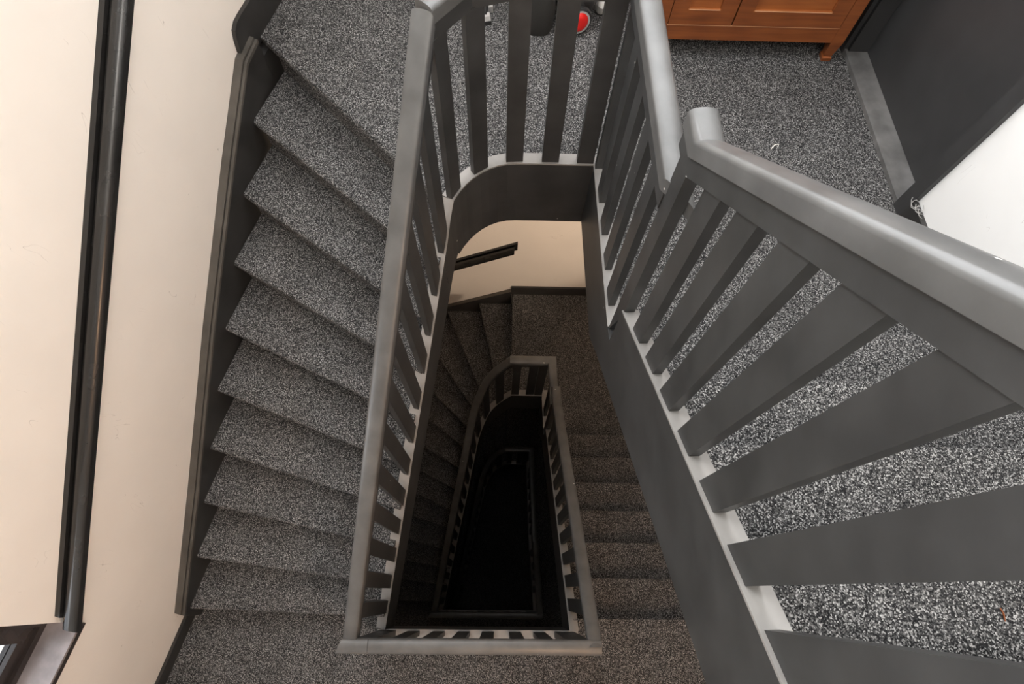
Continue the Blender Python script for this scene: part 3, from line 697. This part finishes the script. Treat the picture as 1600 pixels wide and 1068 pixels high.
hose = tag(MB().tube([(0.415, 2.435, 0.024), (0.415, 2.41, 0.03), (0.42, 2.395, 0.06), (0.425, 2.40, 0.12), (0.43, 2.42, 0.18)], [.022, .026, .026, .022, .012], 14).build('plastic_bottle', WHITEPL, smooth=True), 'small white plastic bottle beside the red vacuum cleaner', 'bottle')
nz_ = thing('vacuum_nozzle', 'grey and black vacuum floor nozzle lying behind a baluster', 'nozzle', (-0.115, 2.39, 0))
MB().hexa([(-.20, 2.315, .0), (-.095, 2.34, .0), (-.10, 2.385, .0), (-.20, 2.36, .0), (-.20, 2.317, .018), (-.096, 2.342, .018), (-.10, 2.383, .018), (-.20, 2.358, .018)]).build('sole', BLACKPL, nz_)
MB().hexa([(-.20, 2.318, .0182), (-.097, 2.343, .0182), (-.101, 2.381, .0182), (-.20, 2.356, .0182), (-.20, 2.326, .036), (-.103, 2.349, .036), (-.106, 2.375, .036), (-.20, 2.352, .036)]).build('cover', GREYPL, nz_)
MB().tube([(-.13, 2.36, .03), (-.125, 2.42, .04), (-.115, 2.50, .05)], [.014, .016, .016], 12).build('neck', BLACKPL, nz_, True)
MB().hexa([(-.15, 2.40, .0), (-.09, 2.415, .0), (-.095, 2.44, .0), (-.15, 2.43, .0), (-.15, 2.40, .03), (-.09, 2.415, .03), (-.095, 2.44, .03), (-.15, 2.43, .03)]).build('swivel', GREYPL, nz_)
nz_.location.x += 0.025; nz_.location.y -= 0.015; bag.scale.x = 0.86; bag.location.x += 0.008
# lint on the carpet
tag(MB().tube([(1.078, 1.672, .003), (1.095, 1.690, .006), (1.112, 1.694, .005), (1.106, 1.680, .003)], .0022, 6).build('lint_thread', WHITEPL), 'white curl of thread lying on the top landing carpet', 'thread')
tag(MB().tube([(0.962, -0.020, .7225), (0.965, -0.030, .7235), (0.965, -0.044, .7225)], [.0012, .0018, .001], 6).build('wood_splinter', WOOD), 'tiny brown splinter lying on a bright upper step', 'splinter')
cw = thing('cobweb', 'wisps of grey cobweb at the foot of the door frame', 'cobweb', (1.53, 1.36, 0.0))
for k_ in range(5):
    a0 = random.uniform(0, 6.28); pts = []
    for q in range(7):
        a = a0 + q * 0.7; pts.append((1.514 + 0.018 * math.cos(a) * (0.5 + q / 9) + 0.004 * k_, 1.345 + 0.02 * math.sin(a) - 0.012 * k_, 0.115 + 0.006 * math.sin(q + k_)))
    MB().tube(pts, 0.0011, 5).build('strand', GREYPL, cw, True)
# ------------------------------------------------------------------ lamps under the landings (out of sight, warm)
def lamp(label, x, y, z, energy, color):
    t = thing('ceiling_lamp', label, 'lamp', (x, y, z))
    MB().lathe((x, y, z), (0, 0, -1), [(0, .075), (.015, .075), (.02, .06)], 24).build('base', WHITEPL, t, True)
    MB().lathe((x, y, z - .02), (0, 0, -1), [(0, .07), (.03, .085), (.06, .07), (.08, .035), (.085, .005)], 24).build('globe', LAMPG, t, True)
    l = bpy.data.lights.new('lamp_light', 'POINT'); l.energy = energy; l.color = color; l.shadow_soft_size = 0.09
    o = bpy.data.objects.new('lamp_light', l); COL.objects.link(o); o.location = (x, y, z - 0.20 + ZO)
lamp('round warm ceiling lamp under the upper half landing', 0.45, -1.0, 7 * RZ - 0.261, 27, (1.0, 0.62, 0.38))
lamp('round warm ceiling lamp under the top landing', 0.95, 1.85, -0.301, 2.5, (1.0, 0.70, 0.46))
# unseen spotlight added on the east wall to brighten the lower end wall
sx_, sy_, sz_ = we(0.25) - 0.10, 0.25, -0.95
sl = thing('added_spotlight', 'small white spotlight added unseen to brighten the lower end wall', 'lamp', (sx_, sy_, sz_))
dv = (Vector((0.22, YNW, -1.95)) - Vector((sx_, sy_, sz_))).normalized()
MB().tube([(we(0.25) - .001, 0.25, sz_ + .02), (sx_, 0.25, sz_ + .02)], [0.03, 0.012], 12).build('bracket', WHITEPL, sl, True)
MB().lathe((sx_, sy_, sz_), dv, [(-.05, .02), (-.045, .035), (.03, .042), (.031, .038), (-.02, .03), (-.021, .005)], 20).build('shade', WHITEPL, sl, True)
ld = bpy.data.lights.new('end_wall_fill', 'SPOT'); ld.energy = 165; ld.color = (1.0, 0.79, 0.60); ld.spot_size = math.radians(46); ld.spot_blend = 0.55; ld.shadow_soft_size = 0.03
lo_ = bpy.data.objects.new('end_wall_fill', ld); COL.objects.link(lo_); pp = Vector((sx_, sy_, sz_ + ZO)) + dv * 0.05; lo_.location = pp
lo_.rotation_euler = dv.to_track_quat('-Z', 'Y').to_euler()

# ------------------------------------------------------------------ lift everything so that the lowest floor is at zero
for ob in list(COL.objects):
    if ob.parent is None and ob.type in ('MESH', 'EMPTY'): ob.location.z += ZO
